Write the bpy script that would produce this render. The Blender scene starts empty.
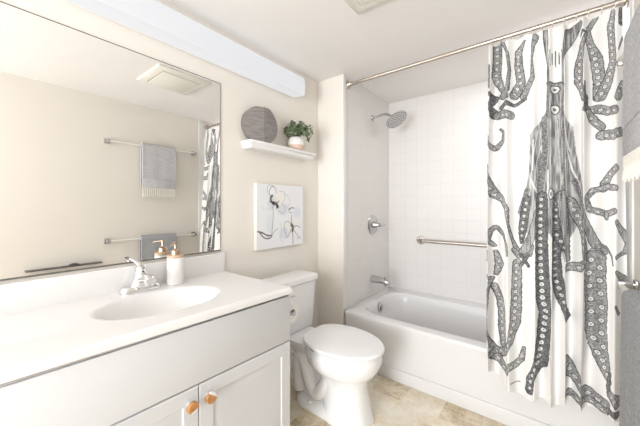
import bpy, bmesh, math, random
import numpy as np
from mathutils import Vector, Matrix
C = bpy.context.scene
R = math.radians
PI = math.pi
random.seed(7)

# ------------------------------------------------------------------ camera, light, exposure
F_PX, HOR = 289.0, 205.5
cam_h = 1.21
cd = bpy.data.cameras.new('camera'); cam = bpy.data.objects.new('camera', cd); C.collection.objects.link(cam)
cd.sensor_fit = 'HORIZONTAL'; cd.sensor_width = 36.0; cd.lens = 36.0 * F_PX / 640.0
cd.shift_y = -(213.0 - HOR) / 640.0
cd.clip_start = 0.02
YAW = 38.1
cam.location = (0, 0, cam_h); cam.rotation_euler = (R(90), 0, R(YAW))
C.camera = cam
C.view_settings.view_transform = 'Standard'; C.view_settings.look = 'None'
C.view_settings.gamma = 1; C.view_settings.use_curve_mapping = False
C.view_settings.exposure = 0.29

w = bpy.data.worlds.new('world'); C.world = w; w.use_nodes = True
w.node_tree.nodes['Background'].inputs[0].default_value = (1, 0.97, 0.93, 1)
w.node_tree.nodes['Background'].inputs[1].default_value = 0.6

def area(name, loc, rot, sx, sy, power, col=(1, 1, 1)):
    l = bpy.data.lights.new(name, 'AREA'); l.shape = 'RECTANGLE'; l.size = sx; l.size_y = sy
    l.energy = power; l.color = col
    o = bpy.data.objects.new(name, l); C.collection.objects.link(o)
    o.location = loc; o.rotation_euler = rot
    return o
# fill lamps added out of view to brighten and even out the room
d_ = area('rear_opening_fill', (-0.35, -2.36, 1.15), (R(90), 0, 0), 1.0, 1.8, 34, (0.925, 0.955, 1.0)); d_.data.spread = R(110)  # added fill lamp set in the rear wall opening
area('ceiling_bounce_fill', (-0.5, -1.6, 0.9), (R(180), 0, 0), 0.6, 0.6, 18, (0.925, 0.955, 1.0))  # added fill lamp aimed up at the rear ceiling
area('tub_fill_lamp', (.0, 2.28, 2.225), (0, 0, 0), 0.5, 0.4, 4.6, (0.97, 0.97, 1.0))  # added fill lamp for the alcove, no fixture, hidden behind the curtain
VANITY_EMIT = .47

XL, XR, YB, YT, YR, ZC = -1.5, 0.30, 1.887, 2.724, -2.4, 2.236
XS = -1.251         # plumbing wall of the tub alcove

# ------------------------------------------------------------------ materials
def pbsdf(name, col, rough=0.5, metal=0.0, spec=0.5, coat=0.0):
    m = bpy.data.materials.new(name); m.use_nodes = True
    b = m.node_tree.nodes['Principled BSDF']
    b.inputs['Base Color'].default_value = (*col, 1); b.inputs['Roughness'].default_value = rough
    b.inputs['Metallic'].default_value = metal; b.inputs['Specular IOR Level'].default_value = spec
    b.inputs['Coat Weight'].default_value = coat
    return m
def N(m, t, **kw):
    n = m.node_tree.nodes.new(t)
    for k, v in kw.items():
        if k in n.inputs: n.inputs[k].default_value = v
        else: setattr(n, k, v)
    return n
def L(m, a, b): m.node_tree.links.new(a, b)
def noisy(name, col, col2, scale=8, rough=0.5, metal=0, bump=0.0, bscale=200, spec=0.5, detail=4):
    """two close tones mixed by noise, with a fine bump"""
    m = pbsdf(name, col, rough, metal, spec)
    b = m.node_tree.nodes['Principled BSDF']
    tc = N(m, 'ShaderNodeTexCoord')
    n = N(m, 'ShaderNodeTexNoise', Scale=scale, Detail=detail)
    r = N(m, 'ShaderNodeValToRGB'); r.color_ramp.elements[0].color = (*col, 1); r.color_ramp.elements[1].color = (*col2, 1)
    r.color_ramp.elements[0].position = .35; r.color_ramp.elements[1].position = .65
    L(m, tc.outputs['Object'], n.inputs['Vector']); L(m, n.outputs['Fac'], r.inputs[0]); L(m, r.outputs[0], b.inputs['Base Color'])
    if bump:
        n2 = N(m, 'ShaderNodeTexNoise', Scale=bscale, Detail=3); bp = N(m, 'ShaderNodeBump', Strength=bump, Distance=0.002)
        L(m, tc.outputs['Object'], n2.inputs['Vector']); L(m, n2.outputs['Fac'], bp.inputs['Height']); L(m, bp.outputs[0], b.inputs['Normal'])
    return m
def tile_mat(name, axes, col, grout, size=0.108):
    m = pbsdf(name, col, 0.3, 0, 0.4)
    b = m.node_tree.nodes['Principled BSDF']
    tc = N(m, 'ShaderNodeTexCoord'); sp = N(m, 'ShaderNodeSeparateXYZ'); cb = N(m, 'ShaderNodeCombineXYZ')
    L(m, tc.outputs['Object'], sp.inputs[0]); L(m, sp.outputs[axes[0]], cb.inputs[0]); L(m, sp.outputs[axes[1]], cb.inputs[1])
    br = N(m, 'ShaderNodeTexBrick'); br.offset = 0; br.squash = 1
    br.inputs['Scale'].default_value = 1; br.inputs['Brick Width'].default_value = size; br.inputs['Row Height'].default_value = size
    br.inputs['Mortar Size'].default_value = 0.0016; br.inputs['Mortar Smooth'].default_value = 0.6
    br.inputs['Color1'].default_value = (*col, 1); br.inputs['Color2'].default_value = (*[c * .985 for c in col], 1); br.inputs['Mortar'].default_value = (*grout, 1)
    L(m, cb.outputs[0], br.inputs['Vector']); L(m, br.outputs['Color'], b.inputs['Base Color'])
    bp = N(m, 'ShaderNodeBump', Strength=0.35, Distance=0.002); bp.invert = True
    L(m, br.outputs['Fac'], bp.inputs['Height']); L(m, bp.outputs[0], b.inputs['Normal'])
    return m
M = {}
M['wall'] = noisy('cream_wall_paint', (.85, .805, .74), (.86, .815, .75), 3, .75, bump=.12, bscale=160, spec=.25)
M['ceil'] = noisy('ceiling_paint', (.89, .865, .835), (.90, .875, .845), 3, .85, bump=.15, bscale=120, spec=.2)
M['tile_yz'] = tile_mat('alcove_tile_side', (1, 2), (.79, .765, .74), (.70, .67, .64))
M['tile_xz'] = tile_mat('alcove_tile_back', (0, 2), (.79, .765, .74), (.70, .67, .64))
M['trimw'] = noisy('white_trim_paint', (.86, .85, .83), (.87, .86, .84), 5, .4)
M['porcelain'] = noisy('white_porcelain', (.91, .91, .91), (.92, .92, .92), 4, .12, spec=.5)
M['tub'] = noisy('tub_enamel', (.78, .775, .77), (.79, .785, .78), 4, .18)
M['plastic'] = noisy('white_seat_plastic', (.93, .93, .93), (.94, .94, .94), 4, .22)
M['counter'] = noisy('cultured_marble', (.86, .85, .845), (.88, .87, .865), 6, .14)
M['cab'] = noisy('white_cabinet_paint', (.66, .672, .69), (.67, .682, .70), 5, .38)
M['gap'] = noisy('brown_carcass_wood', (.42, .33, .24), (.5, .4, .3), 10, .7)  # brown wood tone of the strip under the counter
M['wood'] = noisy('knob_wood', (.42, .19, .065), (.56, .28, .11), 60, .4)
M['bamboo'] = noisy('bamboo', (.58, .41, .27), (.64, .47, .32), 40, .45)
M['gold'] = noisy('brushed_gold', (.50, .36, .26), (.56, .42, .31), 40, .3, metal=.85)
M['chrome'] = noisy('chrome', (.75, .75, .76), (.8, .8, .8), 20, .08, metal=1)
M['chrome2'] = noisy('polished_chrome_fittings', (.5, .5, .51), (.6, .6, .6), 60, .16, metal=1)
M['nickel'] = noisy('brushed_nickel', (.50, .44, .38), (.56, .50, .44), 60, .3, metal=1)
M['satin'] = noisy('satin_steel', (.46, .41, .38), (.54, .49, .45), 80, .4, metal=1)
M['whiteplastic'] = noisy('white_rod_plastic', (.86, .85, .8), (.88, .87, .82), 8, .3)
M['edge'] = noisy('mirror_channel_metal', (.16, .15, .14), (.2, .19, .18), 30, .35, metal=.6)
M['shelf'] = noisy('shelf_white', (.88, .875, .87), (.9, .895, .89), 5, .35)
M['ventw'] = noisy('vent_cream_plastic', (.84, .82, .74), (.86, .84, .76), 5, .45)
M['nozzle'] = noisy('shower_nozzle_rubber', (.14, .14, .14), (.2, .2, .2), 30, .5)
M['black'] = noisy('black_lacquer', (.05, .05, .05), (.08, .075, .07), 20, .35)
M['leaf'] = noisy('leaf_green', (.10, .16, .08), (.38, .46, .28), 45, .55, detail=2)
M['stem'] = noisy('stem_green', (.12, .18, .07), (.2, .25, .12), 30, .6)
M['soil'] = noisy('potting_soil', (.08, .05, .03), (.14, .1, .07), 60, .9)
M['potw'] = noisy('pot_white_glaze', (.86, .84, .8), (.88, .86, .82), 10, .4)
M['potc'] = noisy('pot_blush_clay', (.72, .52, .42), (.78, .58, .48), 14, .5)
M['paper'] = noisy('tissue_paper', (.88, .86, .84), (.9, .88, .86), 20, .9, bump=.2)
M['bottle'] = noisy('white_ceramic_bottle', (.87, .86, .85), (.88, .87, .86), 8, .3)
M['canvas_side'] = noisy('canvas_edge', (.86, .82, .76), (.88, .84, .78), 30, .8, bump=.3, bscale=400)

m = pbsdf('mirror_silver', (.93, .925, .91), 0.0, 1.0); M['mirror'] = m
m = pbsdf('diffuser_acrylic', (.28, .28, .29), .4); b = m.node_tree.nodes['Principled BSDF']
b.inputs['Emission Color'].default_value = (.93, .955, 1, 1); b.inputs['Emission Strength'].default_value = VANITY_EMIT
M['diffuser'] = m

def towel_mat(name, a, b_, sc=500):
    m = noisy(name, a, b_, 120, .95, bump=.6, bscale=sc, spec=.1)
    return m
M['towel'] = towel_mat('grey_weave', (.50, .50, .515), (.70, .70, .72))
M['towel_band'] = towel_mat('pale_grey_weave', (.52, .52, .535), (.70, .70, .72))
M['towel_dark'] = towel_mat('slate_weave', (.33, .34, .355), (.50, .51, .53))
M['fringe'] = towel_mat('cream_fringe', (.86, .83, .76), (.92, .89, .82))

# brushed grey metal of the disc vase: fine vertical streaks
m = pbsdf('brushed_pewter', (.3, .28, .27), .42, .5); b = m.node_tree.nodes['Principled BSDF']
tc = N(m, 'ShaderNodeTexCoord'); mp = N(m, 'ShaderNodeMapping'); mp.inputs['Scale'].default_value = (8, 8, 90)
nz = N(m, 'ShaderNodeTexNoise', Scale=2.0, Detail=6); rp = N(m, 'ShaderNodeValToRGB')
rp.color_ramp.elements[0].position = .3; rp.color_ramp.elements[0].color = (.19, .175, .17, 1); rp.color_ramp.elements[1].position = .75; rp.color_ramp.elements[1].color = (.36, .335, .33, 1)
L(m, tc.outputs['Object'], mp.inputs[0]); L(m, mp.outputs[0], nz.inputs['Vector']); L(m, nz.outputs['Fac'], rp.inputs[0]); L(m, rp.outputs[0], b.inputs['Base Color'])
M['pewter'] = m

# floor: stone-look vinyl tiles
m = pbsdf('stone_tile_floor', (.6, .5, .38), .42, 0, .4); b = m.node_tree.nodes['Principled BSDF']
tc = N(m, 'ShaderNodeTexCoord'); mp = N(m, 'ShaderNodeMapping'); mp.inputs['Location'].default_value = (.703 + .213 * 4, -1.712 + .3 * 10, 0)
br = N(m, 'ShaderNodeTexBrick'); br.offset = 0.5; br.offset_frequency = 3; br.squash = 1
for k, v in (('Scale', 1), ('Brick Width', .213), ('Row Height', .30), ('Mortar Size', .0022), ('Mortar Smooth', .4), ('Bias', 0)): br.inputs[k].default_value = v
br.inputs['Color1'].default_value = (.0, .0, .0, 1); br.inputs['Color2'].default_value = (1, 1, 1, 1); br.inputs['Mortar'].default_value = (.5, .5, .5, 1)
L(m, tc.outputs['Object'], mp.inputs[0]); L(m, mp.outputs[0], br.inputs['Vector'])
n1 = N(m, 'ShaderNodeTexNoise', Scale=9, Detail=8, Roughness=.65); n2 = N(m, 'ShaderNodeTexNoise', Scale=40, Detail=5, Roughness=.7)
L(m, tc.outputs['Object'], n1.inputs['Vector']); L(m, tc.outputs['Object'], n2.inputs['Vector'])
mx = N(m, 'ShaderNodeMix'); mx.data_type = 'FLOAT'; mx.inputs[0].default_value = .38
L(m, n1.outputs['Fac'], mx.inputs[2]); L(m, n2.outputs['Fac'], mx.inputs[3])
ad = N(m, 'ShaderNodeMath'); ad.operation = 'MULTIPLY_ADD'; ad.inputs[1].default_value = .20
L(m, br.outputs['Color'], ad.inputs[0]); L(m, mx.outputs[0], ad.inputs[2])
rp = N(m, 'ShaderNodeValToRGB'); e = rp.color_ramp.elements
e[0].position = .40; e[0].color = (.42, .33, .22, 1); e[1].position = .74; e[1].color = (.90, .84, .72, 1)
q = e.new(.50); q.color = (.66, .53, .36, 1); q = e.new(.60); q.color = (.80, .70, .54, 1)
L(m, ad.outputs[0], rp.inputs[0])
mg = N(m, 'ShaderNodeMix'); mg.data_type = 'RGBA'; mg.inputs[7].default_value = (.86, .81, .71, 1)
L(m, br.outputs['Fac'], mg.inputs[0]); L(m, rp.outputs[0], mg.inputs[6]); L(m, mg.outputs[2], b.inputs['Base Color'])
bp = N(m, 'ShaderNodeBump', Strength=.25, Distance=.002); bp.invert = True
L(m, br.outputs['Fac'], bp.inputs['Height']); L(m, bp.outputs[0], b.inputs['Normal'])
M['floor'] = m

def print_mat(name, base, ink, rough=.85):
    """cloth or canvas whose printed ink is a colour attribute on the mesh"""
    m = pbsdf(name, base, rough, 0, .15); b = m.node_tree.nodes['Principled BSDF']
    at = N(m, 'ShaderNodeAttribute'); at.attribute_name = 'ink'
    tc = N(m, 'ShaderNodeTexCoord'); nz = N(m, 'ShaderNodeTexNoise', Scale=700, Detail=2)
    bp = N(m, 'ShaderNodeBump', Strength=.15, Distance=.001)
    L(m, tc.outputs['Object'], nz.inputs['Vector']); L(m, nz.outputs['Fac'], bp.inputs['Height']); L(m, bp.outputs[0], b.inputs['Normal'])
    L(m, at.outputs['Color'], b.inputs['Base Color'])
    return m
M['curtain'] = print_mat('printed_curtain_cloth', (.9, .88, .85), (.1, .1, .1))
M['art'] = print_mat('printed_canvas', (.9, .9, .9), (.1, .1, .1))

# ------------------------------------------------------------------ mesh helpers
def obj(name, bm, mat, parent=None, smooth=True, auto=True):
    me = bpy.data.meshes.new(name)
    bmesh.ops.recalc_face_normals(bm, faces=bm.faces[:])
    bm.to_mesh(me); bm.free()
    o = bpy.data.objects.new(name, me); C.collection.objects.link(o)
    me.materials.append(M[mat] if isinstance(mat, str) else mat)
    if smooth:
        me.polygons.foreach_set('use_smooth', [True] * len(me.polygons))
        if auto: me.set_sharp_from_angle(angle=R(38))
    if parent: o.parent = parent
    return o
def thing(name, label, cat, loc=(0, 0, 0), group=None):
    o = bpy.data.objects.new(name, None); C.collection.objects.link(o)
    o.location = loc; o.empty_display_size = .05
    o['label'] = label; o['category'] = cat
    if group: o['group'] = group
    return o
def tag(o, label, cat, group=None):
    o['label'] = label; o['category'] = cat
    if group: o['group'] = group
    return o
def struct(name, bm, mat, **k):
    o = obj(name, bm, mat, **k); o['kind'] = 'structure'; return o
def B(): return bmesh.new()
def box(bm, x0, x1, y0, y1, z0, z1, bev=0.0, seg=2):
    r = bmesh.ops.create_cube(bm, size=1.0)
    vs = r['verts']
    for v in vs:
        v.co = Vector(((x0 + x1) / 2 + v.co.x * (x1 - x0), (y0 + y1) / 2 + v.co.y * (y1 - y0), (z0 + z1) / 2 + v.co.z * (z1 - z0)))
    if bev:
        es = list({e for v in vs for e in v.link_edges})
        bmesh.ops.bevel(bm, geom=es, offset=bev, segments=seg, profile=.5, affect='EDGES')
def frame(d):
    d = d.normalized(); a = Vector((0, 0, 1)) if abs(d.z) < .9 else Vector((1, 0, 0))
    u = d.cross(a).normalized(); return u, d.cross(u).normalized()
def loft(bm, rings, cap=True, closed=True):
    """rings: lists of points, same count"""
    vr = [[bm.verts.new(p) for p in r] for r in rings]
    n = len(rings[0])
    for a, b in zip(vr, vr[1:]):
        for i in range(n if closed else n - 1):
            j = (i + 1) % n
            bm.faces.new((a[i], a[j], b[j], b[i]))
    if cap:
        bm.faces.new(vr[0][::-1]); bm.faces.new(vr[-1])
    return vr
def tube(bm, pts, r, n=14, cap=True):
    pts = [Vector(p) for p in pts]
    rr = r if isinstance(r, (list, tuple)) else [r] * len(pts)
    rings = []; u0 = None
    for i, p in enumerate(pts):
        d = (pts[min(i + 1, len(pts) - 1)] - pts[max(i - 1, 0)]).normalized()
        if u0 is None: u, v = frame(d)
        else:
            u = (u0 - d * u0.dot(d)).normalized(); v = d.cross(u)
        u0 = u
        rings.append([p + (u * math.cos(2 * PI * k / n) + v * math.sin(2 * PI * k / n)) * rr[i] for k in range(n)])
    loft(bm, rings, cap)
def smoothpath(pts, k=6):
    P = [Vector(p) for p in pts]; out = []
    for i in range(len(P) - 1):
        p0, p1, p2, p3 = P[max(i - 1, 0)], P[i], P[i + 1], P[min(i + 2, len(P) - 1)]
        for j in range(k):
            t = j / k
            out.append(.5 * ((2 * p1) + (p2 - p0) * t + (2 * p0 - 5 * p1 + 4 * p2 - p3) * t * t + (3 * p1 - p0 - 3 * p2 + p3) * t ** 3))
    out.append(P[-1]); return out
def lathe(bm, c, axis, prof, n=32, cap=True):
    """prof: (distance along axis, radius)"""
    c = Vector(c); axis = Vector(axis).normalized(); u, v = frame(axis)
    loft(bm, [[c + axis * h + (u * math.cos(2 * PI * k / n) + v * math.sin(2 * PI * k / n)) * max(r, 1e-4) for k in range(n)] for h, r in prof], cap)
def plate(bm, poly, axis, a, b, bev=0.0):
    """extrude a 2D polygon along axis (0,1,2) from a to b"""
    def P(p, q):
        l = list(p); l.insert(axis, q); return Vector(l)
    loft(bm, [[P(p, a) for p in poly], [P(p, b) for p in poly]])

# ------------------------------------------------------------------ room shell
T = .1
bm = B(); box(bm, XL - T, XR + T, YR - T, YT + T, -.1, 0); struct('floor', bm, 'floor', smooth=False)
bm = B(); box(bm, XL - T, XR + T, YR - T, YT + T, ZC, ZC + .1); struct('ceiling', bm, 'ceil', smooth=False)
bm = B(); box(bm, XL - T, XL, YR - T, YB, 0, ZC); struct('wall_left', bm, 'wall', smooth=False)
bm = B(); box(bm, XL - T, XS, YB, YB + .03, 0, ZC); struct('wall_stub', bm, 'wall', smooth=False)
bm = B(); box(bm, XL - T, XS, YB + .03, YT, 0, ZC); struct('wall_plumbing', bm, 'tile_yz', smooth=False)
bm = B(); box(bm, XL - T, XR + T, YT, YT + T, 0, ZC); struct('wall_far', bm, 'tile_xz', smooth=False)
bm = B(); box(bm, XR, XR + T, YR - T, YB, 0, ZC); struct('wall_right', bm, 'wall', smooth=False)
bm = B(); box(bm, XR, XR + T, YB, YT, 0, ZC); struct('wall_alcove', bm, 'tile_yz', smooth=False)
# wall behind the camera with a doorway
bm = B(); box(bm, XL - T, -.87, YR - T, YR, 0, ZC); box(bm, .17, XR + T, YR - T, YR, 0, ZC); box(bm, -.87, .17, YR - T, YR, 2.07, ZC)
struct('wall_rear', bm, 'wall', smooth=False)
bm = B()
for x0, x1 in ((-.93, -.87), (.17, .23)): box(bm, x0, x1, YR, YR + .015, 0, 2.13, .003)
box(bm, -.93, .23, YR, YR + .015, 2.07, 2.13, .003)
struct('trim_1', bm, 'trimw')
# bullnose tile edges of the alcove
bm = B(); box(bm, XS - .004, XS + .006, YB - .004, YB + .045, .40, ZC, .003); struct('trim_2', bm, 'trimw')
bm = B(); box(bm, XR - .008, XR, YB - .06, YB + .0, 0, ZC, .003); struct('trim_3', bm, 'trimw')
bm = B(); box(bm, XL, XS, YB - .012, YB, 0, .09, .004); struct('baseboard_stub', bm, 'wall')
bm = B(); box(bm, XL, XL + .012, .985, YB - .012, 0, .09, .004); struct('baseboard_left', bm, 'wall')
bm = B(); box(bm, XR - .012, XR, YR, YB - .06, 0, .09, .004); struct('baseboard_right', bm, 'trimw')

# ------------------------------------------------------------------ bathtub
def rrect(x0, x1, y0, y1, r, n=8):
    out = []
    for cx, cy, a0 in ((x1 - r, y1 - r, 0), (x0 + r, y1 - r, 90), (x0 + r, y0 + r, 180), (x1 - r, y0 + r, 270)):
        for i in range(n + 1):
            a = R(a0 + 90 * i / n); out.append((cx + r * math.cos(a), cy + r * math.sin(a)))
    return out
tub = thing('bathtub', 'white alcove bathtub with a plain apron below the tiled walls', 'bathtub', ((XS + XR) / 2, YB, 0))
tx, ty = tub.location.x, tub.location.y
def sh(bm, t):   # move world-built geometry into the thing's frame
    for v in bm.verts: v.co -= t.location
    return bm
TZ = .392
bm = B()
X0, X1, Y0, Y1 = XS + .003, XR - .003, YB, YT - .003
outer = lambda d, z, e=0: [(x, y, z) for x, y in rrect(X0 + e, X1 - e, Y0 + d, Y1 - e, .035)]
rings = [outer(.005, 0), outer(.005, .30), outer(.002, .345), outer(0, .365), outer(0, .380), outer(.006, .389, .003), outer(.018, TZ, .006)]
inn = lambda a, b, c, d, r, z: [(x, y, z) for x, y in rrect(a, b, c, d, r)]
rings += [inn(X0 + .085, X1 - .085, Y0 + .075, Y1 - .115, .17, TZ), inn(X0 + .095, X1 - .095, Y0 + .085, Y1 - .125, .165, TZ - .012),
          inn(X0 + .105, X1 - .115, Y0 + .10, Y1 - .135, .16, TZ - .06), inn(X0 + .14, X1 - .2, Y0 + .13, Y1 - .155, .15, .14),
          inn(X0 + .18, X1 - .27, Y0 + .17, Y1 - .17, .13, .085), inn(X0 + .26, X1 - .35, Y0 + .25, Y1 - .23, .10, .075)]
loft(bm, rings)
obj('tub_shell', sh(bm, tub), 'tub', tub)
bm = B(); box(bm, X0 + .03, X1 - .03, YB - .006, YB + .016, 0.001, .086, .004, 3)
obj('kick_ledge', sh(bm, tub), 'tub', tub)
ov = (X0 + .103, 2.30, .325)
bm = B(); lathe(bm, ov, (1, 0, .12), [(0, .044), (.008, .044), (.013, .037), (.014, .0)], 28); lathe(bm, (ov[0] + .012, ov[1], ov[2]), (1, 0, .12), [(0, .009), (.014, .008), (.016, 0)], 14)
tube(bm, [(ov[0] + .022, ov[1], ov[2] - .022), (ov[0] + .022, ov[1], ov[2] + .018)], .005, 8)
o = obj('overflow_plate', sh(bm, tub), 'chrome2', tub); o['label'] = 'chrome overflow plate'

# ------------------------------------------------------------------ tub fittings on the plumbing wall
sp = thing('tub_spout', 'chrome tub spout on the tiled wall above the tub rim', 'faucet', (XS + .002, 2.36, .545))
bm = B()
secs = [(0, 0, .034, .034), (.012, 0, .034, .034), (.05, 0, .033, .031), (.11, -.004, .030, .027), (.15, -.009, .027, .024), (.168, -.012, .019, .017)]
loft(bm, [[(x, w_ * math.cos(2 * PI * k / 20), zc + h * math.sin(2 * PI * k / 20)) for k in range(20)] for x, zc, w_, h in secs])
obj('spout_body', bm, 'chrome2', sp)
bm = B(); lathe(bm, (.128, 0, .012), (0, 0, 1), [(0, .004), (.014, .004), (.016, .008), (.022, .008), (.024, 0)], 12); obj('diverter_knob', bm, 'chrome2', sp)
bm = B(); lathe(bm, (.13, 0, -.045), (0, 0, 1), [(0, .013), (.03, .015)], 14); obj('spout_outlet', bm, 'chrome2', sp)

va = thing('shower_valve', 'round chrome shower valve with a lever halfway up the tiled wall', 'shower valve', (XS, 2.37, 1.035))
bm = B(); lathe(bm, (0, 0, 0), (1, 0, 0), [(0, .088), (.004, .088), (.012, .08), (.016, .05), (.018, .03)], 40); obj('valve_plate', bm, 'chrome2', va)
bm = B(); lathe(bm, (.014, 0, 0), (1, 0, 0), [(0, .034), (.02, .03), (.045, .018), (.06, .015), (.072, .016), (.078, 0)], 24); obj('valve_hub', bm, 'chrome2', va)
bm = B(); tube(bm, [(.062, 0, 0), (.075, .02, -.004), (.085, .055, -.006), (.088, .085, -.006)], [.009, .008, .006, .005], 10); obj('valve_lever', bm, 'chrome2', va)

shw = thing('rain_shower', 'large round chrome rain shower head on a bent arm near the ceiling', 'shower head', (XS, 2.37, 2.005))
bm = B(); lathe(bm, (0, 0, 0), (1, 0, 0), [(0, .03), (.004, .03), (.012, .02), (.014, .012)], 24); obj('wall_flange', bm, 'chrome2', shw)
bm = B(); tube(bm, smoothpath([(.005, 0, 0), (.06, 0, .008), (.12, 0, .014), (.17, 0, -.006), (.205, 0, -.034)]), .0105, 12); obj('shower_arm', bm, 'chrome2', shw)
ax = Vector((.56, -.12, -.82)).normalized()
hc = Vector((.232, -.003, -.050))
bm = B(); lathe(bm, hc - ax * .028, ax, [(0, .014), (.006, .018), (.014, .022), (.022, .05), (.028, .092), (.032, .097), (.038, .097), (.041, .094), (.0412, .0)], 48); obj('head_disc', bm, 'chrome2', shw)
bm = B(); u, v = frame(ax); fc = hc + ax * .0128
for r, n in ((.0, 1), (.022, 7), (.042, 13), (.062, 19), (.083, 26)):
    for k in range(n):
        a = 2 * PI * k / n; p = fc + (u * math.cos(a) + v * math.sin(a)) * r
        lathe(bm, p, ax, [(0, .0048), (.004, .0038), (.0045, 0)], 8)
obj('nozzles', bm, 'nozzle', shw)

gb = thing('grab_bar', 'brushed steel grab bar across the far tiled wall above the tub', 'grab bar', (-.50, YT, .885))
bm = B(); tube(bm, smoothpath([(-.43, 0, 0), (-.43, -.035, 0), (-.40, -.052, 0), (-.36, -.055, 0), (0, -.055, 0), (.36, -.055, 0), (.40, -.052, 0), (.43, -.035, 0), (.43, 0, 0)], 5), .016, 16); obj('bar', bm, 'satin', gb)
for sx in (-.43, .43):
    bm = B(); lathe(bm, (sx, 0, 0), (0, -1, 0), [(0, .04), (.004, .04), (.011, .036), (.013, .016)], 28); obj('mounting_flange', bm, 'satin', gb)

# ------------------------------------------------------------------ curtain rod, rings and curtain
RY, RZ = 1.952, 2.172
rod = thing('curtain_rod', 'brushed nickel curtain rod spanning the tub alcove below the ceiling', 'curtain rod', (XS, RY, RZ))
bm = B(); tube(bm, [(.002, 0, 0), (XR - XS - .002, 0, 0)], .0125, 16); obj('rod_tube', bm, 'nickel', rod)
for x, d in ((0, 1), (XR - XS, -1)):
    bm = B(); lathe(bm, (x, 0, 0), (d, 0, 0), [(0, .034), (.006, .034), (.01, .026), (.022, .021), (.03, .0165), (.045, .0155)], 28); obj('end_flange', bm, 'nickel', rod)

def to_px(x, y, z):
    cs, sn = math.cos(R(YAW)), math.sin(R(YAW))
    dep = -sn * x + cs * y; rt = cs * x + sn * y
    return 320 + F_PX * rt / dep, HOR - F_PX * (z - cam_h) / dep
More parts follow.
